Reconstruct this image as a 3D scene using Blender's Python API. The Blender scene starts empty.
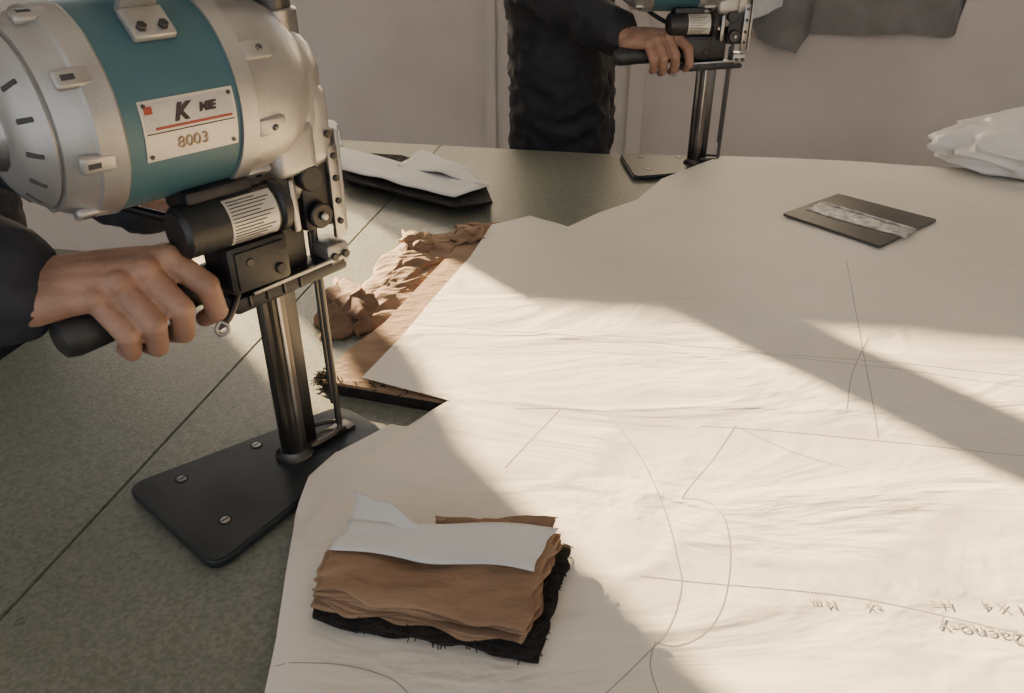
import bpy, bmesh, math, random
from mathutils import Vector, Matrix, noise
from mathutils.bvhtree import BVHTree
random.seed(7)
D=bpy.data; SC=bpy.context.scene
TZ=0.85; H=0.55; P=math.radians(30); SP,CP=math.sin(P),math.cos(P)
def W(px,py,z=0.0):
    """surveyed point of the photograph -> world point on the horizontal plane z above the table"""
    u=(px-512)/800.; v=(346.5-py)/800.
    t=(H-z)/(SP-v*CP)
    return Vector((u*t, t*(CP+v*SP), TZ+z))
RA=math.radians(-10.5); RC,RS=math.cos(RA),math.sin(RA)
def R(x,y,z=0.0): # room frame (rotated with the table) -> world
    return Vector((x*RC-y*RS, x*RS+y*RC, z))
# ---------------------------------------------------------------- materials
def mat(name,c1,c2=None,scale=20,rough=.5,metal=0.,bump=0.,bscale=60,stretch=(1,1,1),detail=4,spec=.5,rvar=0,contrast=(.35,.65)):
    m=D.materials.new(name); m.use_nodes=True; nt=m.node_tree; N=nt.nodes; L=nt.links
    b=N['Principled BSDF']; b.inputs['Roughness'].default_value=rough; b.inputs['Metallic'].default_value=metal
    b.inputs['Specular IOR Level'].default_value=spec
    b.inputs['Base Color'].default_value=(*c1,1)
    tc=N.new('ShaderNodeTexCoord'); mp=N.new('ShaderNodeMapping'); mp.inputs['Scale'].default_value=stretch
    L.new(tc.outputs['Object'],mp.inputs['Vector'])
    if c2 is not None:
        n=N.new('ShaderNodeTexNoise'); n.inputs['Scale'].default_value=scale; n.inputs['Detail'].default_value=detail
        L.new(mp.outputs[0],n.inputs['Vector'])
        r=N.new('ShaderNodeValToRGB'); r.color_ramp.elements[0].position=contrast[0]; r.color_ramp.elements[1].position=contrast[1]
        r.color_ramp.elements[0].color=(*c1,1); r.color_ramp.elements[1].color=(*c2,1)
        L.new(n.outputs['Fac'],r.inputs['Fac']); L.new(r.outputs['Color'],b.inputs['Base Color'])
        if rvar:
            mr=N.new('ShaderNodeMapRange'); mr.inputs['To Min'].default_value=rough-rvar; mr.inputs['To Max'].default_value=rough+rvar
            L.new(n.outputs['Fac'],mr.inputs['Value']); L.new(mr.outputs[0],b.inputs['Roughness'])
    if bump:
        n2=N.new('ShaderNodeTexNoise'); n2.inputs['Scale'].default_value=bscale; n2.inputs['Detail'].default_value=5
        L.new(mp.outputs[0],n2.inputs['Vector'])
        bp=N.new('ShaderNodeBump'); bp.inputs['Strength'].default_value=bump; bp.inputs['Distance'].default_value=.01
        L.new(n2.outputs['Fac'],bp.inputs['Height']); L.new(bp.outputs[0],b.inputs['Normal'])
    return m
M={}
M['silver']=mat('cast_aluminium_paint',(.35,.34,.32),(.44,.43,.41),30,.36,.6,.05,300)
M['silver2']=mat('machined_steel',(.24,.235,.23),(.42,.41,.40),25,.3,.9,.05,200)
M['teal']=mat('teal_enamel',(.042,.110,.135),(.052,.132,.158),8,.42,.1,.02,120)
M['black']=mat('black_plastic',(.012,.012,.013),(.022,.022,.023),30,.42,0,.05,250)
M['darkmetal']=mat('dark_oiled_steel',(.04,.04,.042),(.12,.115,.11),18,.35,.8,.06,90,(1,1,.25))
M['pole']=mat('worn_steel_standard',(.045,.043,.04),(.22,.20,.18),22,.32,.85,.05,80,(3,3,.25))
M['plate']=mat('blued_base_plate',(.034,.041,.048),(.060,.069,.077),9,.34,.5,.04,60,rvar=.08)
M['screw']=mat('screw_steel',(.45,.44,.42),(.6,.6,.58),50,.3,.9)
M['hole']=mat('recess_black',(.006,.006,.006),rough=.8)
M['vent']=mat('vent_shadow_grey',(.05,.05,.05),rough=.8)
M['label']=mat('label_foil',(.50,.47,.41),(.60,.57,.50),12,.35,.3)
M['labelwhite']=mat('label_silver_print',(.38,.37,.36),(.46,.45,.44),20,.38,.3)
M['red']=mat('label_red',(.26,.035,.022),(.34,.05,.03),20,.45)
M['ink']=mat('ink',(.03,.02,.022),rough=.6)
M['tan']=mat('label_ochre',(.30,.20,.11),rough=.5)
M['skin']=mat('skin',(.26,.145,.098),(.35,.20,.14),45,.5,0,.15,220)
M['navy']=mat('navy_jacket',(.008,.010,.018),(.016,.019,.032),14,.75,0,.25,70)
M['black_cloth']=mat('black_jacket',(.007,.008,.013),(.014,.016,.024),12,.7,0,.3,40)
M['trouser']=mat('dark_trousers',(.015,.016,.02),(.025,.026,.03),20,.85,0,.2,90)
M['hair']=mat('black_hair',(.01,.008,.007),(.02,.016,.014),90,.5,0,.5,200)
M['shoe']=mat('shoe_rubber',(.03,.03,.03),rough=.6)
M['brown']=mat('brown_lining_fabric',(.22,.135,.082),(.32,.205,.125),16,.8,0,.35,40,(1,2.2,1))
M['brown2']=mat('brown_lining_fabric_dark',(.14,.08,.05),(.21,.125,.08),16,.85,0,.35,60)
M['blackfab']=mat('black_pile_fabric',(.008,.007,.007),(.02,.017,.015),60,.95,0,.6,300)
M['wall']=mat('wall_plaster',(.64,.575,.525),(.71,.645,.59),3,.85,0,.08,40)
M['walltrim']=mat('wall_panel_paint',(.66,.605,.56),(.71,.655,.605),4,.7,0,.05,40)
M['floor']=mat('floor_concrete',(.22,.21,.19),(.30,.29,.27),6,.6,0,.1,40)
M['ceil']=mat('ceiling_paint',(.7,.69,.67),(.75,.74,.72),4,.9)
M['frame']=mat('window_frame_alu',(.5,.5,.5),(.55,.55,.55),10,.4,.5)
M['sun_blocker']=mat('sun_blocker_cloth',(.25,.25,.27),(.3,.3,.32),20,.9)  # cloth of the added, unseen sun blocker
M['greycloth']=mat('grey_cloth',(.20,.195,.185),(.25,.24,.23),12,.9,0,.3,80)
M['bag']=mat('white_plastic_film',(.66,.64,.62),(.78,.76,.74),12,.32,0,.35,14)
M['tape']=mat('crumpled_tape',(.35,.34,.33),(.75,.73,.70),60,.3,.2,.6,120)
M['steelplate']=mat('sheet_steel_plate',(.075,.075,.073),(.11,.11,.107),14,.45,.5,.05,120)
M['leg']=mat('table_leg_paint',(.25,.26,.27),rough=.5)
M['white']=mat('slip_paper',(.60,.61,.62),(.68,.69,.69),6,.6,0,.1,30)
def table_mat():
    m=mat('table_top_felt_board',(.150,.163,.135),(.225,.238,.205),230,.36,0,.14,380,detail=2)
    nt=m.node_tree;N=nt.nodes;L=nt.links;b=N['Principled BSDF']
    src=b.inputs['Base Color'].links[0].from_socket
    n=N.new('ShaderNodeTexNoise'); n.inputs['Scale'].default_value=4; n.inputs['Detail'].default_value=6
    tc=N.new('ShaderNodeTexCoord'); L.new(tc.outputs['Object'],n.inputs['Vector'])
    mr=N.new('ShaderNodeMapRange'); mr.inputs['To Min'].default_value=.82; mr.inputs['To Max'].default_value=1.16
    L.new(n.outputs['Fac'],mr.inputs['Value'])
    mx=N.new('ShaderNodeMix'); mx.data_type='RGBA'; mx.blend_type='MULTIPLY'; mx.inputs['Factor'].default_value=1
    L.new(src,mx.inputs['A']); L.new(mr.outputs[0],mx.inputs['B']); L.new(mx.outputs['Result'],b.inputs['Base Color'])
    mr2=N.new('ShaderNodeMapRange'); mr2.inputs['To Min'].default_value=.22; mr2.inputs['To Max'].default_value=.40
    L.new(n.outputs['Fac'],mr2.inputs['Value']); L.new(mr2.outputs[0],b.inputs['Roughness'])
    return m
M['table']=table_mat()
def paper_mat():
    m=mat('marker_paper',(.735,.69,.62),(.79,.75,.685),2.5,.60,0,0,10,spec=.35)
    nt=m.node_tree;N=nt.nodes;L=nt.links;b=N['Principled BSDF']
    tc=N.new('ShaderNodeTexCoord')
    mp=N.new('ShaderNodeMapping'); mp.inputs['Scale'].default_value=(1.0,2.2,1); mp.inputs['Rotation'].default_value=(0,0,.16)
    L.new(tc.outputs['Object'],mp.inputs['Vector'])
    n=N.new('ShaderNodeTexNoise'); n.inputs['Scale'].default_value=3.6; n.inputs['Detail'].default_value=4; n.inputs['Distortion'].default_value=1.1
    L.new(mp.outputs[0],n.inputs['Vector'])
    v=N.new('ShaderNodeTexVoronoi'); v.feature='DISTANCE_TO_EDGE'; v.inputs['Scale'].default_value=4.0
    nz=N.new('ShaderNodeMixRGB'); nz.inputs['Fac'].default_value=.16
    L.new(mp.outputs[0],nz.inputs[1]); L.new(n.outputs['Color'],nz.inputs[2]); L.new(nz.outputs[0],v.inputs['Vector'])
    mr=N.new('ShaderNodeMapRange'); mr.inputs['From Max'].default_value=.08; mr.inputs['To Min'].default_value=1; mr.inputs['To Max'].default_value=0
    mr.interpolation_type='SMOOTHSTEP'
    L.new(v.outputs['Distance'],mr.inputs['Value'])
    n2=N.new('ShaderNodeTexNoise'); n2.inputs['Scale'].default_value=26; n2.inputs['Detail'].default_value=4
    L.new(tc.outputs['Object'],n2.inputs['Vector'])
    a=N.new('ShaderNodeMath'); a.operation='MULTIPLY_ADD'; a.inputs[1].default_value=.07
    L.new(mr.outputs[0],a.inputs[0]); L.new(n.outputs['Fac'],a.inputs[2])
    a2=N.new('ShaderNodeMath'); a2.operation='MULTIPLY_ADD'; a2.inputs[1].default_value=.08
    L.new(n2.outputs['Fac'],a2.inputs[0]); L.new(a.outputs[0],a2.inputs[2])
    bp=N.new('ShaderNodeBump'); bp.inputs['Strength'].default_value=.75; bp.inputs['Distance'].default_value=.012
    L.new(a2.outputs[0],bp.inputs['Height']); L.new(bp.outputs[0],b.inputs['Normal'])
    return m
M['paper']=paper_mat()
def dimmer_mat():  # added material that weakens direct sun through the lower window
    m=D.materials.new('added_sun_dimmer'); m.use_nodes=True; nt=m.node_tree;N=nt.nodes;L=nt.links
    N.remove(N['Principled BSDF']); o=[n for n in N if n.type=='OUTPUT_MATERIAL'][0]
    t=N.new('ShaderNodeBsdfTransparent'); t.inputs[0].default_value=(.88,.93,1,1)
    d=N.new('ShaderNodeBsdfTranslucent'); d.inputs[0].default_value=(.8,.8,.8,1)
    mx=N.new('ShaderNodeMixShader'); mx.inputs[0].default_value=.90
    L.new(t.outputs[0],mx.inputs[1]); L.new(d.outputs[0],mx.inputs[2]); L.new(mx.outputs[0],o.inputs[0])
    return m
M['sun_dimmer']=dimmer_mat()
# ---------------------------------------------------------------- mesh helpers
def link(o,parent=None):
    SC.collection.objects.link(o)
    if parent is not None: o.parent=parent
    return o
def empty(name,loc=(0,0,0),rot=0):
    e=D.objects.new(name,None); e.location=loc; e.rotation_euler=(0,0,rot); e.empty_display_size=.05
    return link(e)
def finish(name,bm,m,parent,smooth=True,ang=38):
    bmesh.ops.recalc_face_normals(bm,faces=bm.faces[:])
    me=D.meshes.new(name); bm.to_mesh(me); bm.free()
    if smooth:
        for p in me.polygons: p.use_smooth=True
        me.set_sharp_from_angle(angle=math.radians(ang))
    me.materials.append(m)
    return link(D.objects.new(name,me),parent)
def mesh(name,vs,fs,m,parent=None,smooth=True,ang=38):
    bm=bmesh.new(); vv=[bm.verts.new(v) for v in vs]
    for f in fs:
        try: bm.faces.new([vv[i] for i in f])
        except ValueError: pass
    return finish(name,bm,m,parent,smooth,ang)
def box(name,c,s,m,parent=None,bev=.002,rot=None,seg=2):
    bm=bmesh.new(); bmesh.ops.create_cube(bm,size=1)
    bmesh.ops.scale(bm,vec=Vector(s),verts=bm.verts)
    if bev: bmesh.ops.bevel(bm,geom=bm.edges[:],offset=bev,segments=seg,affect='EDGES',profile=.5)
    if rot is not None:
        bmesh.ops.rotate(bm,cent=(0,0,0),matrix=rot,verts=bm.verts)
    bmesh.ops.translate(bm,vec=Vector(c),verts=bm.verts)
    return finish(name,bm,m,parent)
def frame_of(axis):
    a=Vector(axis).normalized(); u=a.orthogonal().normalized(); return a,u,a.cross(u)
def lathe(name,prof,org,axis,m,parent=None,seg=48,ang=38):
    a,u,w=frame_of(axis); org=Vector(org); vs=[];fs=[]
    for t,r in prof:
        for k in range(seg):
            th=2*math.pi*k/seg; vs.append(org+a*t+(u*math.cos(th)+w*math.sin(th))*r)
    n=len(prof)
    for i in range(n-1):
        for k in range(seg):
            k2=(k+1)%seg; fs.append((i*seg+k,i*seg+k2,(i+1)*seg+k2,(i+1)*seg+k))
    fs.append(tuple(range(seg-1,-1,-1))); fs.append(tuple((n-1)*seg+k for k in range(seg)))
    return mesh(name,vs,fs,m,parent,True,ang)
def cyl(name,p1,p2,r1,m,parent=None,r2=None,seg=24,bev=.0015):
    p1,p2=Vector(p1),Vector(p2); L_=(p2-p1).length; r2=r1 if r2 is None else r2
    b=min(bev,r1*.4,L_*.3)
    return lathe(name,[(0,r1-b),(b,r1),(L_-b,r2),(L_,r2-b)],p1,p2-p1,m,parent,seg)
def prism(name,pts,z0,z1,m,parent=None,bev=0,seg=2):
    bm=bmesh.new(); vs=[bm.verts.new((p[0],p[1],z0)) for p in pts]
    f=bm.faces.new(vs); r=bmesh.ops.extrude_face_region(bm,geom=[f])
    tv=[g for g in r['geom'] if isinstance(g,bmesh.types.BMVert)]
    bmesh.ops.translate(bm,vec=(0,0,z1-z0),verts=tv)
    if bev:
        top=[e for e in bm.edges if all(v in tv for v in e.verts)]
        bmesh.ops.bevel(bm,geom=top,offset=bev,segments=seg,affect='EDGES')
    return finish(name,bm,m,parent)
def rounded(pts,r=.02,n=6):
    out=[];N_=len(pts)
    for i in range(N_):
        p=Vector(pts[i][:2]);a=Vector(pts[i-1][:2]);b=Vector(pts[(i+1)%N_][:2])
        rr=min(r,(a-p).length*.45,(b-p).length*.45)
        s=p+(a-p).normalized()*rr; e=p+(b-p).normalized()*rr
        for k in range(n+1):
            t=k/n; out.append((s*(1-t)**2+p*2*t*(1-t)+e*t*t))
    return out
def tube(name,pts,r,m,parent=None,cyclic=False,kind='NURBS'):
    c=D.curves.new(name,'CURVE'); c.dimensions='3D'; c.bevel_depth=r; c.bevel_resolution=4; c.resolution_u=8; c.use_fill_caps=True
    s=c.splines.new(kind); s.points.add(len(pts)-1)
    for i,p in enumerate(pts): s.points[i].co=(*p,1)
    if kind=='NURBS': s.order_u=3; s.use_endpoint_u=True
    s.use_cyclic_u=cyclic; c.materials.append(m)
    return link(D.objects.new(name,c),parent)
def threads(name,lines,r,m,parent):
    c=D.curves.new(name,'CURVE'); c.dimensions='3D'; c.bevel_depth=r; c.bevel_resolution=1; c.resolution_u=4
    for pts in lines:
        s=c.splines.new('NURBS'); s.points.add(len(pts)-1)
        for i,p in enumerate(pts): s.points[i].co=(*p,1)
        s.order_u=3; s.use_endpoint_u=True
    c.materials.append(m); return link(D.objects.new(name,c),parent)
def arc_patch(name,x0,x1,a0,a1,r,cy,cz,m,parent,n=14,th=.0008):
    vs=[];fs=[]
    for i in range(n+1):
        a=a0+(a1-a0)*i/n
        for x in (x0,x1):
            for rr in (r,r+th): vs.append((x,cy-rr*math.cos(a),cz+rr*math.sin(a)))
    for i in range(n):
        b=i*4;c=b+4
        fs+=[(b+1,b+3,c+3,c+1),(b,c,c+2,b+2),(b,b+1,c+1,c),(b+2,c+2,c+3,b+3)]
    fs+=[(0,2,3,1),(n*4,n*4+1,n*4+3,n*4+2)]
    return mesh(name,vs,fs,m,parent,True,30)
def text(name,body,size,mw,m,parent,ext=.0003,shear=0,bold=0):
    c=D.curves.new(name,'FONT'); c.body=body; c.size=size; c.extrude=ext; c.align_x='CENTER'; c.align_y='CENTER'; c.shear=shear; c.offset=bold
    c.materials.append(m); o=D.objects.new(name,c); o.matrix_local=mw; return link(o,parent)
def capsule(bm,p1,r1,p2,r2,seg=18):
    p1,p2=Vector(p1),Vector(p2); d=p2-p1; L_=d.length
    a,u,w=frame_of(d if L_>1e-6 else (0,0,1)); prof=[]
    for k in range(0,6): th=math.pi/2*(1-k/5); prof.append((-r1*math.sin(th),max(r1*math.cos(th),1e-4)))
    for k in range(0,6): th=math.pi/2*k/5; prof.append((L_+r2*math.sin(th),max(r2*math.cos(th),1e-4)))
    rings=[]
    for t,r in prof: rings.append([bm.verts.new(p1+a*t+(u*math.cos(2*math.pi*k/seg)+w*math.sin(2*math.pi*k/seg))*r) for k in range(seg)])
    for i in range(len(rings)-1):
        for k in range(seg): bm.faces.new((rings[i][k],rings[i][(k+1)%seg],rings[i+1][(k+1)%seg],rings[i+1][k]))
    bm.faces.new(rings[0][::-1]); bm.faces.new(rings[-1])
def flesh(name,segs,m,parent,voxel=.01,smooth=6,fold=None):
    """continuous surface grown over a jointed skeleton of tapered limbs"""
    bm=bmesh.new()
    for s in segs: capsule(bm,*s)
    bmesh.ops.recalc_face_normals(bm,faces=bm.faces[:])
    me=D.meshes.new(name); bm.to_mesh(me); bm.free()
    o=D.objects.new(name,me); SC.collection.objects.link(o)
    r=o.modifiers.new('r','REMESH'); r.mode='VOXEL'; r.voxel_size=voxel
    s=o.modifiers.new('s','SMOOTH'); s.iterations=smooth; s.factor=.5
    bpy.context.view_layer.update(); dg=bpy.context.evaluated_depsgraph_get()
    me2=D.meshes.new_from_object(o.evaluated_get(dg)); o.modifiers.clear(); o.data=me2
    if fold:
        amp,sc=fold; ns=[v.normal.copy() for v in me2.vertices]
        for v,n_ in zip(me2.vertices,ns):
            q=v.co; w_=noise.noise(Vector((q.x*sc,q.y*sc,q.z*sc*1.6)))
            f=(1-abs(w_)*2.2)*amp+noise.noise(q*sc*2.7)*amp*.5
            v.co=q+n_*f
    for p in me2.polygons: p.use_smooth=True
    me2.materials.clear(); me2.materials.append(m)
    if parent is not None: o.parent=parent
    return o
def patch(name,c,nx,ny,zf,m,parent,jit=.0,th=0.,seed=0,jf=1.):
    vs=[];fs=[]
    for j in range(ny+1):
        for i in range(nx+1):
            u=i/nx;v=j/ny
            p=(c[0]*(1-u)*(1-v)+c[1]*u*(1-v)+c[2]*u*v+c[3]*(1-u)*v).copy()
            if jit:
                p.x+=noise.noise(Vector((v*6*jf+seed,u*5*jf,seed*3.1)))*jit; p.y+=noise.noise(Vector((u*6*jf,v*5*jf+seed,seed*1.7)))*jit
            p.z+=zf(u,v); vs.append(p)
    for j in range(ny):
        for i in range(nx):
            a=j*(nx+1)+i; fs.append((a,a+1,a+nx+2,a+nx+1))
    o=mesh(name,vs,fs,m,parent,True,60)
    if th:
        s=o.modifiers.new('thickness','SOLIDIFY'); s.thickness=th; s.offset=1
    return o
def sdist(p,poly):
    x,y=p; ins=False; best=1e9; n=len(poly)
    for i in range(n):
        ax,ay=poly[i][0],poly[i][1]; bx,by=poly[(i+1)%n][0],poly[(i+1)%n][1]
        if (ay>y)!=(by>y) and x<(bx-ax)*(y-ay)/(by-ay)+ax: ins=not ins
        dx,dy=bx-ax,by-ay; l2=dx*dx+dy*dy
        t=max(0,min(1,((x-ax)*dx+(y-ay)*dy)/l2)) if l2>0 else 0
        d=(x-ax-t*dx)**2+(y-ay-t*dy)**2
        if d<best: best=d
    return math.sqrt(best)*(1 if ins else -1)
def sstep(t): t=max(0,min(1,t)); return t*t*(3-2*t)
# ================================================================ ROOM
def rbox(name,x0,x1,y0,y1,z0,z1,m,parent=None,bev=0):
    vs=[R(x,y,z) for z in (z0,z1) for x,y in ((x0,y0),(x1,y0),(x1,y1),(x0,y1))]
    bm=bmesh.new(); vv=[bm.verts.new(v) for v in vs]
    for f in ((3,2,1,0),(4,5,6,7),(0,1,5,4),(1,2,6,5),(2,3,7,6),(3,0,4,7)): bm.faces.new([vv[i] for i in f])
    if bev: bmesh.ops.bevel(bm,geom=bm.edges[:],offset=bev,segments=2,affect='EDGES')
    return finish(name,bm,m,parent,bool(bev))
YB=2.87; XL,XR=-3.3,3.6; YF=-2.2; CH=3.1
WX0,WX1=-2.95,.62; WZ0,WZ1=TZ+.42,TZ+1.75; DIMMER_TOP=TZ+.85
wb=empty('wall_back')
rbox('below_window',XL,XR,YB,YB+.2,0,WZ0,M['wall'],wb)
rbox('above_window',XL,XR,YB,YB+.2,WZ1,CH,M['wall'],wb)
rbox('pier_left',XL,WX0,YB,YB+.2,WZ0,WZ1,M['wall'],wb)
rbox('pier_right',WX1,XR,YB,YB+.2,WZ0,WZ1,M['wall'],wb)
rbox('wall_left',XL-.15,XL,YF,YB+.2,0,CH,M['wall'])
rbox('wall_right',XR,XR+.15,YF,YB+.2,0,CH,M['wall'])
rbox('floor',XL-.15,XR+.15,YF,YB+.2,-.1,0,M['floor'])
rbox('ceiling',XL-.15,XR+.15,YF,YB+.2,CH,CH+.1,M['ceil'])
win=empty('window_1')
fy0,fy1=YB+.05,YB+.12
rbox('frame_bottom',WX0,WX1,fy0,fy1,WZ0,WZ0+.04,M['frame'],win)
rbox('frame_top',WX0,WX1,fy0,fy1,WZ1-.04,WZ1,M['frame'],win)
rbox('frame_left',WX0,WX0+.05,fy0,fy1,WZ0,WZ1,M['frame'],win)
rbox('frame_right',WX1-.05,WX1,fy0,fy1,WZ0,WZ1,M['frame'],win)
rbox('mullion_1',-2.02,-1.92,fy0-.01,fy1,WZ0,WZ1,M['frame'],win)
rbox('mullion_2',-.16,-.08,fy0,fy1,WZ0,WZ1,M['frame'],win)
rbox('sun_dimmer_pane_left',WX0,-2.28,fy0+.03,fy0+.034,WZ0+.03,TZ+.66,M['sun_dimmer'],win)  # added dimming pane, kept lower here so sun reaches the offcuts
rbox('sun_dimmer_pane',-2.28,WX1,fy0+.03,fy0+.034,WZ0+.03,DIMMER_TOP,M['sun_dimmer'],win)  # added dimming pane; its top sets where full sun starts on the paper
cur=empty('added_sun_blocker')  # added unseen sheet, outline shaped to cast the shadow edge on the table
edge=[(.37,-2.36),(.6,-2.40),(.69,-2.42),(.72,-2.425),(.75,-2.43),(.83,-2.45),(.875,-2.48),(.90,-2.50),(.95,-2.545),(1.0,-2.575),(1.05,-2.59),(1.12,-2.56),(1.3,-2.45),(1.6,-2.35),(1.80,-2.33)]
def blocker_sheet(name,lf,rf,yy):
    vs=[];fs=[];NX=24
    for z,xe in edge:
        a,b=lf(z,xe),rf(z,xe)
        for i in range(NX+1):
            f=i/NX; x=a+(b-a)*f; vs.append(R(x,YB-yy+.014*math.sin(x*60),TZ+z))
    for j in range(len(edge)-1):
        for i in range(NX):
            a=j*(NX+1)+i; fs.append((a,a+1,a+NX+2,a+NX+1))
    mesh(name,vs,fs,M['sun_blocker'],cur,True,80)
blocker_sheet('blocker_inner',lambda z,xe:xe-.11,lambda z,xe:xe,.03)
blocker_sheet('blocker_outer',lambda z,xe:XL+.05,lambda z,xe:(-2.76 if .70<z<.89 else xe-.04),.06)  # slit in the added sheet lets a sun patch onto the table
cyl('blocker_rail',R(XL+.02,YB-.04,WZ1+.06),R(WX1,YB-.04,WZ1+.06),.012,M['frame'],cur)
rbox('trim_1',-.62,-.585,YB-.03,YB,0,WZ0-.02,M['walltrim'],None,.003)
rbox('trim_2',-.12,-.065,YB-.045,YB,0,WZ0-.02,M['walltrim'],None,.003)
rbox('trim_3',-.585,-.12,YB-.012,YB,0,WZ0-.02,M['walltrim'],None,.002)
rbox('baseboard_back',-.05,XR,YB-.015,YB,0,.1,M['walltrim'],None,.002)
# ================================================================ TABLE
tab=empty('cutting_table')
TX0,TX1,TY0,TY1=-.84,3.05,-.35,1.87
seam=-.523
rbox('top_left_panel',TX0,seam-.0008,TY0,TY1,TZ-.035,TZ,M['table'],tab,.001)
rbox('top_main_panel',seam+.0008,TX1,TY0,TY1,TZ-.035,TZ,M['table'],tab,.001)
rbox('seam_filler',seam-.003,seam+.003,TY0+.01,TY1-.01,TZ-.03,TZ-.002,M['hole'],tab)
rbox('apron',TX0+.06,TX1-.06,TY0+.06,TY1-.06,TZ-.11,TZ-.036,M['leg'],tab)
for i,x in enumerate((TX0+.1,1.1,TX1-.1)):
    for j,y in enumerate((TY0+.1,TY1-.1)):
        rbox('leg_%d'%(i*2+j+1),x-.025,x+.025,y-.025,y+.025,0,TZ-.1,M['leg'],tab,.003)
# ================================================================ FABRIC LAY + MARKER PAPER
BP=W(297,462); FA=math.radians(48)
Fv=Vector((math.cos(FA),math.sin(FA),0)); Nv=Vector((-math.sin(FA),math.cos(FA),0))
def ML(x,y,z): return Vector((BP.x,BP.y,TZ))+Fv*x+Nv*y+Vector((0,0,z))
platepoly=[(-.150,.088),(-.150,-.088),(.095,-.042),(.095,.042)]
plate_w=[(ML(x,y,0).x,ML(x,y,0).y) for x,y in platepoly]
far=[(530,217),(568,229),(600,214),(638,200),(662,180),(722,157),(800,160),(1024,173),(1300,190)]
zl=.019
def XY(l,z): return [(W(a,b,z).x,W(a,b,z).y) for a,b in l]
lay=XY([(450,402),(322,380),(345,352),(385,322),(436,268),(478,224)],zl)+XY([(x+2,y+2) for x,y in far],zl)+[(2.3,.6),(2.3,-.1),(-.12,-.1)]+XY([(287,690),(297,620),(306,565),(318,525),(347,492),(388,455),(425,432)],zl)
paperpoly=XY([(450,402),(362,379),(400,340),(425,310),(470,258),(492,226)],.022)+XY(far,.022)+[(2.35,.6),(2.35,-.15),(-.22,-.15)]+XY([(262,720),(278,645),(288,575),(296,520),(310,485),(335,462),(392,431)],.008)
ytip=W(450,402,.02).y
def paper_z(x,y):
    d=max(sdist((x,y),lay),(y-ytip)*2)
    z=.004+.0175*sstep((d+.04)/.042)
    dp=sdist((x,y),plate_w)
    z=max(z,.004+.0125*sstep((dp+.03)/.028))
    z+=.0028*noise.noise(Vector((x*3.3,y*8,3)))+.0015*noise.noise(Vector((x*11,y*15,1)))+.0033
    return z
layE=empty('fabric_lay')
prism('cut_layers',lay,TZ+.0006,TZ+zl*.78,M['blackfab'],layE)
prism('top_brown_layer',[(x,y) for x,y in lay],TZ+zl*.78,TZ+zl,M['brown'],layE)
LN=[]
for i in range(210):
    t=random.random(); a=W(322,380,zl*random.random()); b=W(450,402,zl*random.random())
    if i<120: p=a+Vector((random.uniform(-.004,.010),random.uniform(-.006,.010),0))
    else: p=a.lerp(b,t*.75)
    q=p+Vector((random.uniform(-.010,.002),random.uniform(-.009,.003),random.uniform(-.004,.012)))
    q.z=max(q.z,TZ+.001); LN.append([p,p.lerp(q,.5)+Vector((random.uniform(-.002,.002),0,.003)),q])
threads('cut_edge_threads',LN,.0007,M['blackfab'],layE)
pe=empty('marker_paper')
bm=bmesh.new(); f=bm.faces.new([bm.verts.new((x,y,0)) for x,y in paperpoly])
bmesh.ops.triangulate(bm,faces=[f])
x=-.30
while x<2.36:
    bmesh.ops.bisect_plane(bm,geom=bm.verts[:]+bm.edges[:]+bm.faces[:],plane_co=(x,0,0),plane_no=(1,0,0)); x+=.016 if x<1.2 else .06
y=-.14
while y<1.9:
    bmesh.ops.bisect_plane(bm,geom=bm.verts[:]+bm.edges[:]+bm.faces[:],plane_co=(0,y,0),plane_no=(0,1,0)); y+=.016
bmesh.ops.triangulate(bm,faces=[f for f in bm.faces if len(f.verts)>4])
for v in bm.verts: v.co.z=TZ+paper_z(v.co.x,v.co.y)
bm.normal_update()
for f in bm.faces:
    if f.normal.z<0: f.normal_flip()
bmesh.ops.triangulate(bm,faces=bm.faces[:])
bvh=BVHTree.FromBMesh(bm)
me=D.meshes.new('sheet'); bm.to_mesh(me); bm.free()
for p in me.polygons: p.use_smooth=True
me.materials.append(M['paper']); ps=link(D.objects.new('sheet',me),pe)
def surf(x,y):
    h=bvh.ray_cast(Vector((x,y,TZ+.3)),Vector((0,0,-1)))[0]
    return h.z if h is not None else TZ+paper_z(x,y)
M['pencil']=mat('pencil_line',(.33,.31,.29),rough=.7)
def pencil(name,pts,w=.0010,smooth=True):
    P_=[W(a,b,.022) for a,b in pts]; Q=[]
    for i in range(len(P_)-1):
        p0=P_[max(i-1,0)];p1=P_[i];p2=P_[i+1];p3=P_[min(i+2,len(P_)-1)]
        n=max(2,int((p2-p1).length/.005))
        for k in range(n):
            t=k/n; Q.append(.5*((2*p1)+(p2-p0)*t+(2*p0-5*p1+4*p2-p3)*t*t+(3*p1-p0-3*p2+p3)*t**3) if smooth else p1.lerp(p2,t))
    Q.append(P_[-1]); vs=[];fs=[]
    for i,q in enumerate(Q):
        d=(Q[min(i+1,len(Q)-1)]-Q[max(i-1,0)]); n=Vector((-d.y,d.x,0)).normalized()*w*.5
        z=surf(q.x,q.y)+.00018
        vs+=[Vector((q.x+n.x,q.y+n.y,z)),Vector((q.x-n.x,q.y-n.y,z))]
        if i: b=2*i; fs.append((b-2,b-1,b+1,b))
    mesh(name,vs,fs,M['pencil'],pe,False)
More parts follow.
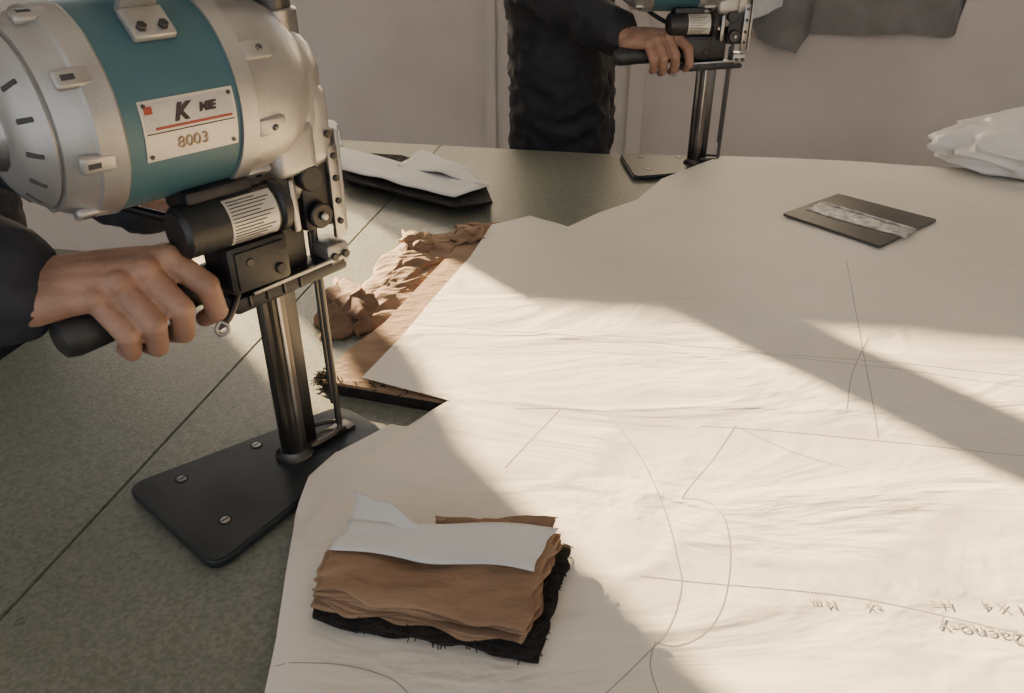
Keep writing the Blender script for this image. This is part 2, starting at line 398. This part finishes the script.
for i,l in enumerate([[(412,325),(520,334),(700,349),(860,362),(1050,380)],
    [(515,411),(560,410),(606,414)],[(606,414),(640,458),(664,512),(677,560),(681,590),(668,630),(640,662),(600,700)],
    [(735,428),(712,462),(692,486),(681,501)],[(681,501),(706,504),(724,522),(730,560),(723,606),(704,634),(676,647),(655,643)],
    [(640,578),(700,584),(860,601),(1060,645)],[(700,428),(820,436),(1060,462)],[(846,262),(862,350),(878,440)],
    [(275,664),(340,666),(390,680),(412,700)],[(760,355),(900,372),(1050,392)],[(868,340),(852,375),(846,412)],
    [(735,428),(790,452),(850,470)],[(505,470),(540,432),(560,411)],[(655,643),(650,668),(660,700)]]):
    pencil('pencil_line_%d'%(i+1),l)
def tmark(name,body,px,py,size,rot):
    p=W(px,py,.024); mw=Matrix.Translation((p.x,p.y,surf(p.x,p.y)+.0009))@Matrix.Rotation(rot,4,'Z')
    text(name,body,size,mw,M['pencil'],pe,.00005)
tmark('pencil_note_1','L-2acno-y',990,634,.020,math.radians(170))
tmark('pencil_note_2','M m',822,603,.012,math.radians(172))
tmark('pencil_note_3','+X',872,607,.012,math.radians(172))
tmark('pencil_note_4','H=',940,604,.014,math.radians(172))
tmark('pencil_note_5','1 X 4',1002,607,.015,math.radians(170))
# ================================================================ CUTTING MACHINE
def build_machine(name,loc,ang,zoff=.0):
    E=empty(name,loc,ang)
    pts=rounded(platepoly,.022,6)
    prism('base_plate',pts,.004,.0115,M['plate'],E,.003,3)
    for i,(x,y) in enumerate(((-.12,.05),(-.12,-.05),(.06,.0),(.0,.035))): cyl('roller_%d'%i,(x-.006,y,.005),(x+.006,y,.005),.0049,M['screw'],E,seg=12)
    for i,(x,y) in enumerate(((-.105,.052),(-.108,-.038),(-.02,.045),(.03,-.036))):
        cyl('screw_recess_%d'%i,(x,y,.0113),(x,y,.0120),.0068,M['hole'],E,seg=20,bev=.0002)
        cyl('screw_%d'%i,(x,y,.0116),(x,y,.0128),.0048,M['screw'],E,seg=16,bev=.0006)
        box('screw_slot_%d'%i,(x,y,.0129),(.008,.0012,.0005),M['hole'],E,0)
    lathe('standard_foot',[(0,.021),(.003,.021),(.006,.017),(.010,.015)],(.0,0,.0115),(0,0,1),M['darkmetal'],E)
    box('foot_bridge',(.035,-.004,.017),(.055,.014,.008),M['darkmetal'],E,.002)
    box('throat_tongue',(.050,0,.0135),(.05,.020,.003),M['darkmetal'],E,.001)
    box('standard',(0,0,.145),(.026,.015,.27),M['pole'],E,.003)
    box('standard_groove',(-.005,-.0078,.13),(.004,.001,.22),M['hole'],E,0)
    box('standard_rail',(.004,-.0082,.13),(.004,.002,.22),M['silver2'],E,.0008)
    box('knife',(.021,0,.135),(.015,.0016,.25),M['darkmetal'],E,.0005)
    cyl('presser_rod',(.052,-.012,.030),(.052,-.012,.30),.0036,M['darkmetal'],E,seg=16)
    cyl('presser_rod_guard',(.047,-.012,.060),(.047,-.012,.26),.0022,M['darkmetal'],E,seg=10)
    tube('presser_foot',[(.052,-.012,.034),(.053,-.013,.027),(.045,-.016,.0245),(.028,-.018,.0245),(.010,-.017,.025)],.0032,M['darkmetal'],E)
    tube('presser_foot_fork',[(.052,-.012,.034),(.054,-.002,.027),(.045,.012,.0245),(.02,.015,.0245)],.0028,M['darkmetal'],E)
    # motor
    zc=.404; mx=Vector((1,0,0))
    lathe('motor_rear_bell',[(-.190,.016),(-.190,.034),(-.187,.046),(-.180,.0555),(-.1715,.0622),(-.171,.0602),(-.1690,.0602),(-.1685,.0645),(-.160,.0695),(-.150,.0730),(-.148,.0755),(-.131,.0775),(-.129,.076)],(0,0,zc),mx,M['silver'],E,72,28)
    lathe('motor_stator_band',[(-.131,.060),(-.131,.0758),(-.038,.0758),(-.038,.060)],(0,0,zc),mx,M['teal'],E,72)
    lathe('motor_front_bell',[(-.040,.060),(-.040,.0785),(-.026,.0785),(-.024,.0755),(-.006,.0740),(.014,.070),(.030,.062),(.042,.050),(.048,.036),(.050,.02)],(0,0,zc),mx,M['silver'],E,72,28)
    lathe('rear_fan_cap',[(-.198,.004),(-.198,.022),(-.193,.030),(-.187,.032)],(0,0,zc),mx,M['silver2'],E,48)
    for k in range(14):
        a=2*math.pi*k/14
        rot=Matrix.Rotation(a,3,'X')@Matrix.Rotation(math.radians(-50),3,'Y')
        c=Vector((-.1815,0,0))+Matrix.Rotation(a,3,'X')@Vector((0,0,.0525))
        box('vent_slot_%d'%k,(c.x,c.y,c.z+zc),(.012,.0038,.003),M['vent'],E,.001,rot)
    for k in range(8):
        a=2*math.pi*(k+.35)/8; Rm=Matrix.Rotation(a,3,'X')
        c=Rm@Vector((0,0,.0730)); box('bell_lug_%d'%k,(-.150,c.y,c.z+zc),(.026,.014,.007),M['silver'],E,.003,Rm,3)
        c2=Rm@Vector((0,0,.0766)); box('lug_slot_%d'%k,(-.154,c2.y,c2.z+zc),(.009,.004,.0006),M['vent'],E,.0002,Rm)
        c=Rm@Vector((0,0,.074)); box('front_lug_%d'%k,(-.014,c.y,c.z+zc),(.026,.015,.009),M['silver'],E,.003,Rm)
        cyl('front_bolt_%d'%k,Rm@Vector((-.012,0,.076))+Vector((0,0,zc)),Rm@Vector((-.012,0,.0803))+Vector((0,0,zc)),.0028,M['darkmetal'],E,seg=12)
    rr=.0759; d=math.radians
    arc_patch('name_plate',-.117,-.044,d(-21),d(12),rr,0,zc,M['label'],E)
    arc_patch('name_plate_upper',-.115,-.046,d(-4),d(10.5),rr+.0008,0,zc,M['labelwhite'],E,th=.0003)
    arc_patch('name_plate_red',-.114,-.108,d(5),d(9),rr+.0011,0,zc,M['red'],E,th=.0003)
    arc_patch('name_plate_red_line',-.108,-.048,d(-3.6),d(-2.2),rr+.0011,0,zc,M['red'],E,th=.0003)
    arc_patch('name_plate_rule',-.115,-.046,d(-5.6),d(-5),rr+.0008,0,zc,M['ink'],E,th=.0003)
    def on_motor(x,deg,r=rr+.0014):
        a=d(deg); n=Vector((0,-math.cos(a),math.sin(a))); t=Vector((1,0,0)); up=n.cross(t)
        return Matrix((( t.x,up.x,n.x,x),(t.y,up.y,n.y,n.y*r),(t.z,up.z,n.z,n.z*r+zc),(0,0,0,1)))
    text('plate_letter','K',.016,on_motor(-.088,3.4),M['ink'],E,shear=.35,bold=.0008)
    text('plate_word','MIE',.0085,on_motor(-.067,4.0),M['ink'],E,shear=.2,bold=.0004)
    text('plate_number','8003',.0125,on_motor(-.081,-13),M['tan'],E)
    for i,(x,a) in enumerate(((-.1135,9.5),(-.048,9),(-.1135,-18),(-.048,-18))):
        q=on_motor(x,a,rr+.001); c=q.translation; n=Vector((q[0][2],q[1][2],q[2][2])); cyl('plate_rivet_%d'%i,c,c+n*.0012,.0016,M['darkmetal'],E,seg=12,bev=.0004)
    Rm=Matrix.Rotation(d(42),3,'X')
    def shoulder(x,yoff,h): return Vector((x,0,zc))+Rm@Vector((0,yoff,h))
    box('handle_bracket',shoulder(-.086,.004,.079),(.032,.026,.007),M['silver'],E,.002,Rm)
    box('handle_bracket_arm',shoulder(-.086,.020,.096),(.028,.007,.046),M['silver'],E,.002,Rm)
    for i,x in enumerate((-.094,-.078)): cyl('bracket_bolt_%d'%i,shoulder(x,-.002,.082),shoulder(x,-.002,.0862),.0038,M['darkmetal'],E,seg=6,bev=.0006)
    tube('carry_handle',[(-.088,.010,zc+.085),(-.088,.0,zc+.115),(-.06,.0,zc+.122),(.0,.0,zc+.118),(.03,.0,zc+.09)],.009,M['black'],E)
    # crank case and guide tube
    lathe('crank_case',[(-.084,.018),(-.081,.028),(-.062,.036),(-.01,.042),(.030,.042),(.048,.036),(.060,.026),(.066,.018)],(.036,0,zc-.022),(0,0,1),M['silver'],E,48)
    box('crank_cover',(.050,-.006,zc-.040),(.046,.066,.080),M['silver'],E,.018,seg=5)
    box('crank_cheek',(.024,-.034,zc-.054),(.046,.024,.048),M['silver'],E,.010,seg=4)
    cyl('guide_tube',(.046,.0,zc+.02),(.046,.0,zc+.19),.0175,M['darkmetal'],E)
    cyl('guide_tube_sleeve',(.046,.0,zc+.01),(.046,.0,zc+.056),.0215,M['silver2'],E)
    cyl('guide_tube_collar',(.046,.0,zc+.080),(.046,.0,zc+.096),.023,M['black'],E)
    for i,(x,z) in enumerate(((.040,-.010),(.062,-.048),(.040,-.066))):
        cyl('cover_screw_%d'%i,(x,-.038,zc+z),(x,-.0415,zc+z),.0036,M['darkmetal'],E,seg=14,bev=.0008)
    # sharpener head
    box('sharpener_block',(.052,-.010,.300),(.042,.046,.066),M['black'],E,.006)
    box('sharpener_side_plate',(.066,-.035,.300),(.012,.006,.090),M['silver2'],E,.002)
    box('sharpener_front_plate',(.080,-.010,.305),(.006,.036,.100),M['silver'],E,.003)
    cyl('sharpener_knob',(.036,-.032,.322),(.036,-.046,.322),.012,M['black'],E)
    cyl('sharpener_wheel',(.044,-.034,.284),(.044,-.043,.284),.012,M['darkmetal'],E)
    cyl('sharpener_pin',(.044,-.043,.284),(.044,-.048,.284),.004,M['silver2'],E)
    for i,z in enumerate((.335,.314,.292,.272)): cyl('plate_screw_%d'%i,(.066,-.037,z),(.066,-.0405,z),.003,M['darkmetal'],E,seg=12,bev=.0006)
    box('lever',(.018,-.036,.300),(.008,.010,.050),M['silver2'],E,.003)
    box('lower_casting',(.0,-.004,.262),(.070,.044,.060),M['black'],E,.006)
    box('lower_arm',(.008,-.022,.2255),(.125,.030,.016),M['black'],E,.004,Matrix.Rotation(d(-3),3,'Y'))
    box('lower_rail',(.014,-.038,.2340),(.100,.003,.004),M['silver2'],E,.001,Matrix.Rotation(d(-3),3,'Y'))
    box('rod_clamp',(.061,-.020,.238),(.026,.034,.024),M['silver'],E,.004)
    for i,x in enumerate((.055,.068)): cyl('clamp_screw_%d'%i,(x,-.037,.238),(x,-.0405,.238),.004,M['darkmetal'],E,seg=12,bev=.0006)
    for i in range(4): box('arm_rib_%d'%i,(-.040+i*.018,-.038,.226),(.003,.003,.011),M['darkmetal'],E,.001)
    # capacitor and switch box
    cz=.309; cr=.0215
    cyl('capacitor',(-.098,-.047,cz),(-.010,-.047,cz),cr,M['black'],E,seg=40,bev=.004)
    cyl('capacitor_cap',(-.012,-.047,cz),(.000,-.047,cz),cr+.0012,M['black'],E,seg=40,bev=.003)
    arc_patch('capacitor_label',-.060,-.016,d(-50),d(66),cr+.0001,-.047,cz,M['label'],E,th=.0004)
    for i in range(14):
        a=d(-46+i*7.8); arc_patch('label_print_%d'%i,-.058,-.020-.004*((i*7)%4),a,a+d(2.2),cr+.0006,-.047,cz,M['ink'],E,n=2,th=.0002)
    box('capacitor_saddle',(-.055,-.030,.330),(.060,.040,.020),M['black'],E,.004)
    box('switch_box',(-.035,-.036,.266),(.060,.044,.044),M['black'],E,.005)
    box('switch_lid',(-.035,-.059,.266),(.048,.003,.034),M['black'],E,.001)
    cyl('cable_gland',(-.018,-.060,.258),(-.018,-.063,.258),.005,M['black'],E)
    cyl('switch_button',(-.046,-.060,.272),(-.046,-.062,.272),.004,M['darkmetal'],E)
    tube('power_cable',[(-.16,.03,.36),(-.13,.05,.33),(-.08,.04,.30),(-.05,.0,.29)],.0045,M['black'],E)
    lathe('handle_grip',[(0,.010),(.003,.016),(.012,.0185),(.03,.0180),(.05,.0165),(.10,.0165),(.14,.0170),(.170,.016)],(-.197,-.019,.244),(1,0,.03),M['black'],E,32)
    tube('trigger',[(-.050,-.036,.236),(-.060,-.042,.225),(-.072,-.044,.216),(-.078,-.042,.216)],.0032,M['darkmetal'],E)
    tube('trigger_ring',[(-.076,-.046,.222),(-.070,-.048,.218),(-.071,-.048,.210),(-.078,-.046,.209),(-.082,-.045,.216)],.0018,M['silver2'],E,True)
    return E
M1=build_machine('fabric_cutting_machine',(BP.x,BP.y,TZ),FA)
B2=W(692,168); A2=math.radians(4)
M2=build_machine('fabric_cutting_machine.001',(B2.x,B2.y,TZ),A2)
# ================================================================ PEOPLE
def grip_hand(tr,dx,dz=0):
    S=[]
    def T(p): return tr(p[0]+dx,p[1],p[2]+dz)
    def s(p,r,q,r2): S.append((T(p),r,T(q),r2))
    wr=(-.208,.012,.284); wr2=(-.205,-.008,.274)
    mc=[(-.106,-.038,.289),(-.128,-.042,.287),(-.149,-.041,.282),(-.167,-.037,.275)]
    fr=[.0100,.0102,.0096,.0086]
    for i,m_ in enumerate(mc):
        w=tuple(wr[k]*(1-i/3)+wr2[k]*i/3 for k in range(3))
        mid=tuple(w[k]*.45+m_[k]*.55+(0,0,.002)[k] for k in range(3))
        s(w,.0185,mid,.0150); s(mid,.0150,m_,fr[i]+.0022)
        s(m_,fr[i]+.0036,tuple(m_[k]+(0,-.003,.0015)[k] for k in range(3)),fr[i]+.0020)
    for i in range(3): s(mc[i],.0105,mc[i+1],.0105)
    s((-.17,-.012,.270),.015,(-.12,-.016,.273),.011)
    s(mc[0],.0118,(-.090,-.066,.268),.0104); s((-.090,-.066,.268),.0100,(-.083,-.060,.240),.0088); s((-.083,-.060,.240),.0090,(-.085,-.038,.226),.0076)
    pips=[(-.116,-.068,.257),(-.139,-.067,.252),(-.158,-.060,.248)]
    dips=[(-.112,-.054,.229),(-.135,-.053,.225),(-.154,-.048,.226)]
    tips=[(-.112,-.029,.219),(-.134,-.029,.217),(-.152,-.027,.220)]
    for i in range(3):
        r=fr[i+1]; s(mc[i+1],r+.0010,pips[i],r+.0006); s(pips[i],r,dips[i],r-.0010); s(dips[i],r-.0010,tips[i],r-.0022)
    s((-.190,.006,.280),.0165,(-.157,.012,.279),.0135); s((-.157,.012,.279),.0135,(-.127,.010,.275),.0108); s((-.127,.010,.275),.0108,(-.100,.000,.271),.0090)
    return S,T(wr),T(wr2)
def open_hand(wrist,dirv,up):
    d_=Vector(dirv).normalized(); up=(Vector(up)-d_*Vector(up).dot(d_)).normalized(); sd=d_.cross(up); S=[]; w=Vector(wrist)
    def q(a,b,c): return w+d_*a+sd*b+up*c
    for i,(o,l,r) in enumerate(((-.03,.072,.0092),(-.01,.080,.0095),(.010,.074,.0092),(.029,.058,.008))):
        k=q(.082-.004*abs(i-1),o,.004); S.append((q(0,o*.5,0),.018,k,.0125))
        p=q(.082+l*.5,o*1.08,0); t=q(.082+l*.8,o*1.1,-.014); e=q(.082+l*.95,o*1.1,-.03)
        S+= [(k,r+.002,p,r),(p,r,t,r-.001),(t,r-.001,e,r-.002)]
    S+=[(q(.015,-.02,-.004),.016,q(.05,-.045,-.012),.012),(q(.05,-.045,-.012),.012,q(.082,-.05,-.022),.0085)]
    return S
def head(E,c,face,hm):
    c=Vector(c); f=Vector(face).normalized(); s=Vector((0,0,1)).cross(f).normalized(); u=f.cross(s)
    if u.z<0: u=-u
    def q(a,b,e): return c+f*a+s*b+u*e
    flesh('head_skin',[(q(-.01,0,.03),.085,q(-.02,0,.035),.085),(q(.02,0,-.03),.062,q(.035,0,-.075),.040),(q(.03,.0,.02),.066,q(.02,0,-.02),.064),
        (q(.085,0,.01),.010,q(.102,0,-.022),.012),(q(.080,.014,-.055),.008,q(.080,-.014,-.055),.008),
        (q(-.005,.080,.0),.012,q(-.008,.084,-.02),.010),(q(-.005,-.080,.0),.012,q(-.008,-.084,-.02),.010),(q(-.015,0,-.06),.052,q(-.03,0,-.13),.055)],M['skin'],E,.006,3)
    for sgn,n in ((1,'eye_left'),(-1,'eye_right')):
        flesh(n,[(q(.078,.031*sgn,.004),.0115,q(.079,.031*sgn,.004),.0115)],hm['eye'],E,.003,1)
        flesh(n.replace('eye','brow'),[(q(.089,.018*sgn,.027),.004,q(.080,.045*sgn,.026),.0035)],M['hair'],E,.003,1)
    flesh('lips',[(q(.086,.016,-.057),.005,q(.086,-.016,-.057),.005)],hm['lip'],E,.003,1)
    flesh('hair',[(q(-.03,0,.055),.086,q(-.015,0,.062),.084),(q(-.045,0,.0),.074,q(-.04,0,-.03),.06),(q(.02,.02,.085),.05,q(.02,-.02,.085),.05)],M['hair'],E,.007,2,(.002,60))
hm={'eye':mat('eye',(.03,.02,.015),rough=.2),'lip':mat('lip',(.35,.13,.10),rough=.5)}
def zz(x,y,z): return Vector((x,y,TZ+z))
def person(name,sh,el,wr,sh2,el2,wr2,chest,pelvis,neck,headc,face,feet,jm,fold,handsegs,openh,side,cuffr=.044):
    E=empty(name)
    s=Vector(side)
    J=[]
    c=Vector(chest);p=Vector(pelvis);mid=c.lerp(p,.5)
    for k in (-.08,.08):
        J+=[(c+s*k*1.15,.125,mid+s*k,.118),(mid+s*k,.118,p+s*k*.9,.125)]
    J+=[(Vector(sh),.070,c+Vector((0,0,.05)),.10),(Vector(sh2),.070,c+Vector((0,0,.05)),.10),(c+Vector((0,0,.06)),.10,Vector(neck),.062)]
    for a,b,w in ((sh,el,wr),(sh2,el2,wr2)):
        a,b,w=Vector(a),Vector(b),Vector(w); J+=[(a,.072,b,.060),(b,.061,w,cuffr)]
    J+=[(p+s*.07-Vector((0,0,.06)),.128,p-s*.07-Vector((0,0,.06)),.128)]
    flesh('jacket',J,jm,E,.009,4,fold)
    T=[]
    for ft,k in zip(feet,(.085,-.085)):
        ft=Vector(ft); hip=p+s*k-Vector((0,0,.06)); knee=hip.lerp(ft,.5)+Vector(face)*.03
        T+=[(hip,.105,knee,.07),(knee,.07,Vector((ft.x,ft.y,.10)),.052)]
    T+=[(p+s*.07,.10,p-s*.07,.10)]
    flesh('trousers',T,M['trouser'],E,.013,5,(.004,16))
    for i,ft in enumerate(feet):
        ft=Vector(ft); f=Vector(face)
        flesh('shoe_%d'%(i+1),[(Vector((ft.x,ft.y,.047))-f*.06,.042,Vector((ft.x,ft.y,.045))+Vector((f.x,f.y,0))*.13,.038),(Vector((ft.x,ft.y,.05)),.045,Vector((ft.x,ft.y,.10)),.045)],M['shoe'],E,.008,2)
    flesh('hand_right',handsegs,M['skin'],E,.0018,3)
    flesh('hand_left',openh,M['skin'],E,.003,4)
    head(E,headc,face,hm)
    return E
tr1=lambda x,y,z: ML(x,y,z)
S1,w1,w1b=grip_hand(tr1,0)
el1=zz(-.665,.62,.38); wmid=(w1+w1b)/2
S1.append((wmid,.0235,wmid.lerp(el1,.22),.028))
cuff=wmid.lerp(el1,.075)
person('garment_worker',zz(-.80,.85,.60),el1,cuff,zz(-.84,1.20,.60),zz(-.67,1.02,.28),zz(-.43,.90,.24),
    zz(-.79,1.04,.50),zz(-.855,1.03,.06),zz(-.74,1.04,.68),zz(-.64,1.03,.82),(.88,-.1,-.46),
    [(-.95,.93,.08),(-1.0,1.14,.08)],M['navy'],(.005,22),S1,open_hand(zz(-.42,.895,.24),(.75,-.5,-.02),(0,0,1)),(.15,-.98,0),.048)
c2,s2=math.cos(A2),math.sin(A2)
tr2=lambda x,y,z: Vector((B2.x+x*c2-y*s2,B2.y+x*s2+y*c2,TZ+z))
S2,w2,w2b=grip_hand(tr2,.035,-.004)
el2_=zz(.06,1.93,.36); wm2=(w2+w2b)/2
S2.append((wm2,.0235,wm2.lerp(el2_,.2),.028))
person('garment_worker.001',zz(.05,1.99,.60),el2_,wm2.lerp(el2_,.12),zz(.14,2.34,.60),zz(.30,2.26,.38),zz(.42,2.06,.40),
    zz(.115,2.16,.48),zz(.137,2.14,.03),zz(.15,2.15,.66),zz(.22,2.13,.80),(.85,-.2,-.45),
    [(.06,2.05,.08),(.12,2.26,.08)],M['black_cloth'],(.008,15),S2,open_hand(zz(.42,2.05,.40),(.2,-.9,.05),(0,0,1)),(-.2,-.97,0))
# ================================================================ FABRIC BUNDLE (front)
bd=empty('cut_fabric_bundle')
z0=.0265
base=[W(316,616,z0),W(524,654,z0),W(556,556,z0),W(338,562,z0)]
wave=lambda u,v: .0030*noise.noise(Vector((u*5,v*4,2)))+.0018*math.sin(u*7+v*3)
nl=14; th=.0022
for k in range(nl):
    blackk=k<5
    o=Vector((random.uniform(-.0018,.0018),random.uniform(-.0018,.0018),0))
    cs=[]
    for i,p in enumerate(base):
        c=sum(base,Vector())/4; dvec=(p-c); dvec.z=0
        q=c+dvec*((1.05 if blackk else 1.0)+random.uniform(-.012,.012)); q.z=TZ+z0+k*th
        cs.append(q+o+(Vector((.006,-.004,0)) if blackk else Vector()))
    kk=k/nl
    patch('layer_%d'%(k+1),cs,50,26,lambda u,v,kk=kk: wave(u,v)*kk,M['blackfab'] if blackk else (M['brown'] if k%4 else M['brown2']),bd,.0095,th*.84,seed=k*.22,jf=.8)
zt=z0+nl*th
def zb(px,py,e=0): return W(px,py,zt+e)
patch('paper_slip',[zb(331,552,.003),zb(533,575,.004),zb(558,529,.004),zb(350,524,.004)],30,8,lambda u,v: .003+.003*noise.noise(Vector((u*3,v*2,7))),M['white'],bd,.005,.0006,3,.5)
patch('paper_slip_corner',[zb(350,526,.004),zb(430,532,.006),zb(388,506,.009),zb(357,494,.010)],10,8,lambda u,v:.004*v,M['white'],bd,.004,.0006,5,.5)
patch('turned_up_edge',[zb(436,524,0),zb(552,530,.002),zb(557,517,.006),zb(436,517,.006)],20,4,lambda u,v:.003*noise.noise(Vector((u*9,v*3,1))),M['brown'],bd,.004,.002,8)
LN=[]
for i in range(150):
    t=random.random(); a=(base[1].lerp(base[2],t) if i<100 else base[0].lerp(base[1],t)+Vector((-.003,-.005,0)))+Vector((.006,0,random.uniform(.0,.016)))
    q=a+Vector((random.uniform(.002,.010) if i<100 else random.uniform(-.003,.003),random.uniform(-.005,.004) if i<100 else random.uniform(-.008,-.002),random.uniform(-.004,.003)))
    LN.append([a,a.lerp(q,.5)+Vector((0,0,.002)),q])
threads('frayed_threads',LN,.0005,M['blackfab'],bd)
patch('clear_tag',[W(538,626,.028),W(552,620,.03),W(554,610,.034),W(543,614,.034)],6,6,lambda u,v:.003*noise.noise(Vector((u*4,v*4,3))),M['bag'],bd,.003)
# ================================================================ FAR STACK with paper
fs_=empty('folded_fabric_stack')
for k in range(6):
    e=k*.0042
    pl=[W(x+random.uniform(-2,2),y,.002+e) for x,y in ((345,180),(455,208),(492,203),(486,188),(440,167),(400,156),(335,152))]
    prism('layer_%d'%(k+1),[(p.x,p.y) for p in pl],TZ+.001+e,TZ+.001+e+.0038,M['blackfab'],fs_,.0008)
zs=.0275
patch('paper_cover',[W(342,173,zs),W(456,201,zs),W(490,189,zs),W(328,146,zs)],24,10,lambda u,v:.002+.005*(1+noise.noise(Vector((u*4,v*2,4)))),M['white'],fs_,.006,.0008,2,.5)
patch('paper_cover_folded',[W(398,170,zs),W(484,190,zs),W(466,172,zs),W(424,154,zs)],16,8,lambda u,v:.010+.008*noise.noise(Vector((u*3,v*2,9))),M['white'],fs_,.006,.0008,6,.5)
wp=empty('paper_sheet_pile')
patch('sheet',[W(288,150,.01),W(338,140,.01),W(336,126,.01),W(300,126,.01)],10,8,lambda u,v:.012+.012*noise.noise(Vector((u*3,v*3,4))),M['white'],wp,.01,.001,2)
patch('sheet_under',[W(285,156,.0),W(345,148,.0),W(338,134,.0),W(295,134,.0)],10,8,lambda u,v:.006+.003*noise.noise(Vector((u*3,v*3,8))),M['white'],wp,.01,.001,4)
# ================================================================ BROWN SCRAPS
def hump(u,v): return (math.sin(math.pi*min(max(u,0),1))*math.sin(math.pi*min(max(v,0),1)))**.35
def pleat(u,v,s,fu=1.2,fv=9):
    a=noise.noise(Vector((u*fu+s,v*fv+u*1.5,s))); b=noise.noise(Vector((u*fu*3+s,v*fv*2.2,s*2)))
    return .5+.75*a+.25*b
br=empty('fabric_offcuts')
patch('folded_strip',[W(345,334,.003),W(400,322,.003),W(480,232,.003),W(392,250,.003)],70,120,lambda u,v: hump(u,v)*(.008+.011*max(0,pleat(u,v,1.3,1.2,12))),M['brown'],br,.022,.0012,1.0,.7)
patch('folded_strip_upper',[W(352,300,.010),W(412,284,.012),W(470,232,.012),W(405,240,.010)],60,90,lambda u,v: hump(u,v)*(.008+.009*max(0,pleat(u,v,6.1,1.5,10))),M['brown'],br,.020,.0012,6.0,.7)
patch('dark_fold',[W(312,338,.002),W(370,338,.002),W(388,296,.002),W(334,280,.002)],50,50,lambda u,v: hump(u,v)*(.010+.018*max(0,pleat(v,u,4.3,1.6,5))),M['brown2'],br,.024,.0015,2.2,.8)
patch('peak_fold',[W(400,252,.02),W(432,252,.02),W(428,234,.034),W(404,232,.026)],24,24,lambda u,v: hump(u,v)*(.004+.010*pleat(u,v,7.7,2,3)),M['brown'],br,.016,.0015,5)
patch('peak_fold_right',[W(452,246,.018),W(486,240,.02),W(484,226,.032),W(460,226,.024)],24,24,lambda u,v: hump(u,v)*(.004+.010*pleat(u,v,2.7,2,3)),M['brown'],br,.016,.0015,9)
# ================================================================ METAL PLATE
mp_=empty('steel_weight_plate')
cs=[W(782,215,.028),W(880,248,.028),W(937,221,.028),W(838,195,.028)]
prism('plate',rounded([(p.x,p.y) for p in cs],.006,4),TZ+.0275,TZ+.0315,M['steelplate'],mp_,.0008)
cs=[W(806,210,.032),W(905,238,.032),W(916,231,.032),W(820,203,.032)]
patch('tape_wrap',cs,50,12,lambda u,v: hump(.5,v)*(.001+.004*abs(noise.noise(Vector((u*16,v*4,3))))),M['tape'],mp_,.005,.0006,2)
tube('tape_edge_far',[W(820,202,.034),W(868,215,.036),W(916,230,.035)],.0020,M['tape'],mp_)
# ================================================================ PLASTIC BAG
bg=empty('plastic_bag_of_fabric')
bm=bmesh.new(); bmesh.ops.create_icosphere(bm,subdivisions=6,radius=1)
bc=W(1086,176,0)
for v in bm.verts:
    n_=v.co.copy(); w_=noise.noise(n_*1.5); w3=noise.noise(Vector((n_.x*2.2,n_.y*2.2,n_.z*2.5))); w4=noise.noise(Vector((n_.x*6,n_.y*3,n_.z*3)))
    r=1+.12*w_+.08*(1-2.4*abs(w3))+.018*(1-3*abs(w4))
    v.co=Vector((n_.x*.33*r,n_.y*.15*r,max(n_.z*.105*r*(1+.45*n_.x),-.040)+.0415))
bmesh.ops.translate(bm,vec=(bc.x,bc.y-.02,TZ+.0285),verts=bm.verts)
finish('bag',bm,M['bag'],bg,True,80)
# ================================================================ HANGING CLOTH
hc=empty('hanging_grey_cloth')
def wallpt(px,py,off=.05):
    u=(px-512)/800.; v=(346.5-py)/800.; d=Vector((u,CP+v*SP,-SP+v*CP))
    n=Vector((-RS,RC,0)); t=(YB-off)/(d.x*n.x+d.y*n.y); q=d*t; return Vector((q.x,q.y,TZ+H+q.z))
def hang(name,bot,ztop,off,m=None):
    vs=[];fs=[];b=[wallpt(*p,off) for p in bot]; Q=[]
    for i in range(len(b)-1):
        for k in range(10): Q.append(b[i].lerp(b[i+1],k/10))
    Q.append(b[-1]); ny=14; n=Vector((-RS,RC,0))
    for j in range(ny+1):
        for i,q in enumerate(Q):
            z=q.z+(ztop-q.z)*j/ny; w_=.010*math.sin(i*.33+j*.05)*(1-.3*j/ny)
            vs.append(Vector((q.x,q.y,z))+n*w_)
    m_=len(Q)
    for j in range(ny):
        for i in range(m_-1):
            a=j*m_+i; fs.append((a,a+1,a+m_+1,a+m_))
    mesh(name,vs,fs,m or M['greycloth'],hc,True,80)
hang('cloth_large',[(806,34),(850,35),(905,34),(948,38),(956,34),(966,0)],TZ+.38,.03)
hang('cloth_small',[(744,4),(758,38),(796,54),(808,36),(813,15)],TZ+.38,.06)
hang('white_cloth',[(738,8),(748,20),(768,14),(782,6)],TZ+.38,.09,M['white'])
a=wallpt(725,-60,.06);b=wallpt(985,-60,.06)
cyl('hanging_rod',Vector((a.x,a.y,TZ+.375)),Vector((b.x,b.y,TZ+.375)),.008,M['frame'],hc)
# ================================================================ LIGHT
te=math.atan(.287)
dirv=Vector((.604*math.cos(te),-.797*math.cos(te),-math.sin(te)))
sl_=D.lights.new('sun','SUN'); sl_.energy=46; sl_.angle=math.radians(.55); sl_.color=(1,.72,.40)
so=D.objects.new('sun',sl_); so.rotation_euler=dirv.to_track_quat('-Z','Y').to_euler(); so.location=R(-3,6,5); link(so)
w=D.worlds.new('world'); SC.world=w; w.use_nodes=True
bgn=w.node_tree.nodes['Background']; bgn.inputs[0].default_value=(.95,.97,1,1); bgn.inputs[1].default_value=1.2
# ================================================================ CAMERA
cam=D.cameras.new('camera'); cam.sensor_width=36; cam.lens=800/1024*36; cam.clip_start=.02
co=D.objects.new('camera',cam); co.location=(0,0,TZ+H); co.rotation_euler=(math.pi/2-P,0,0); link(co); SC.camera=co
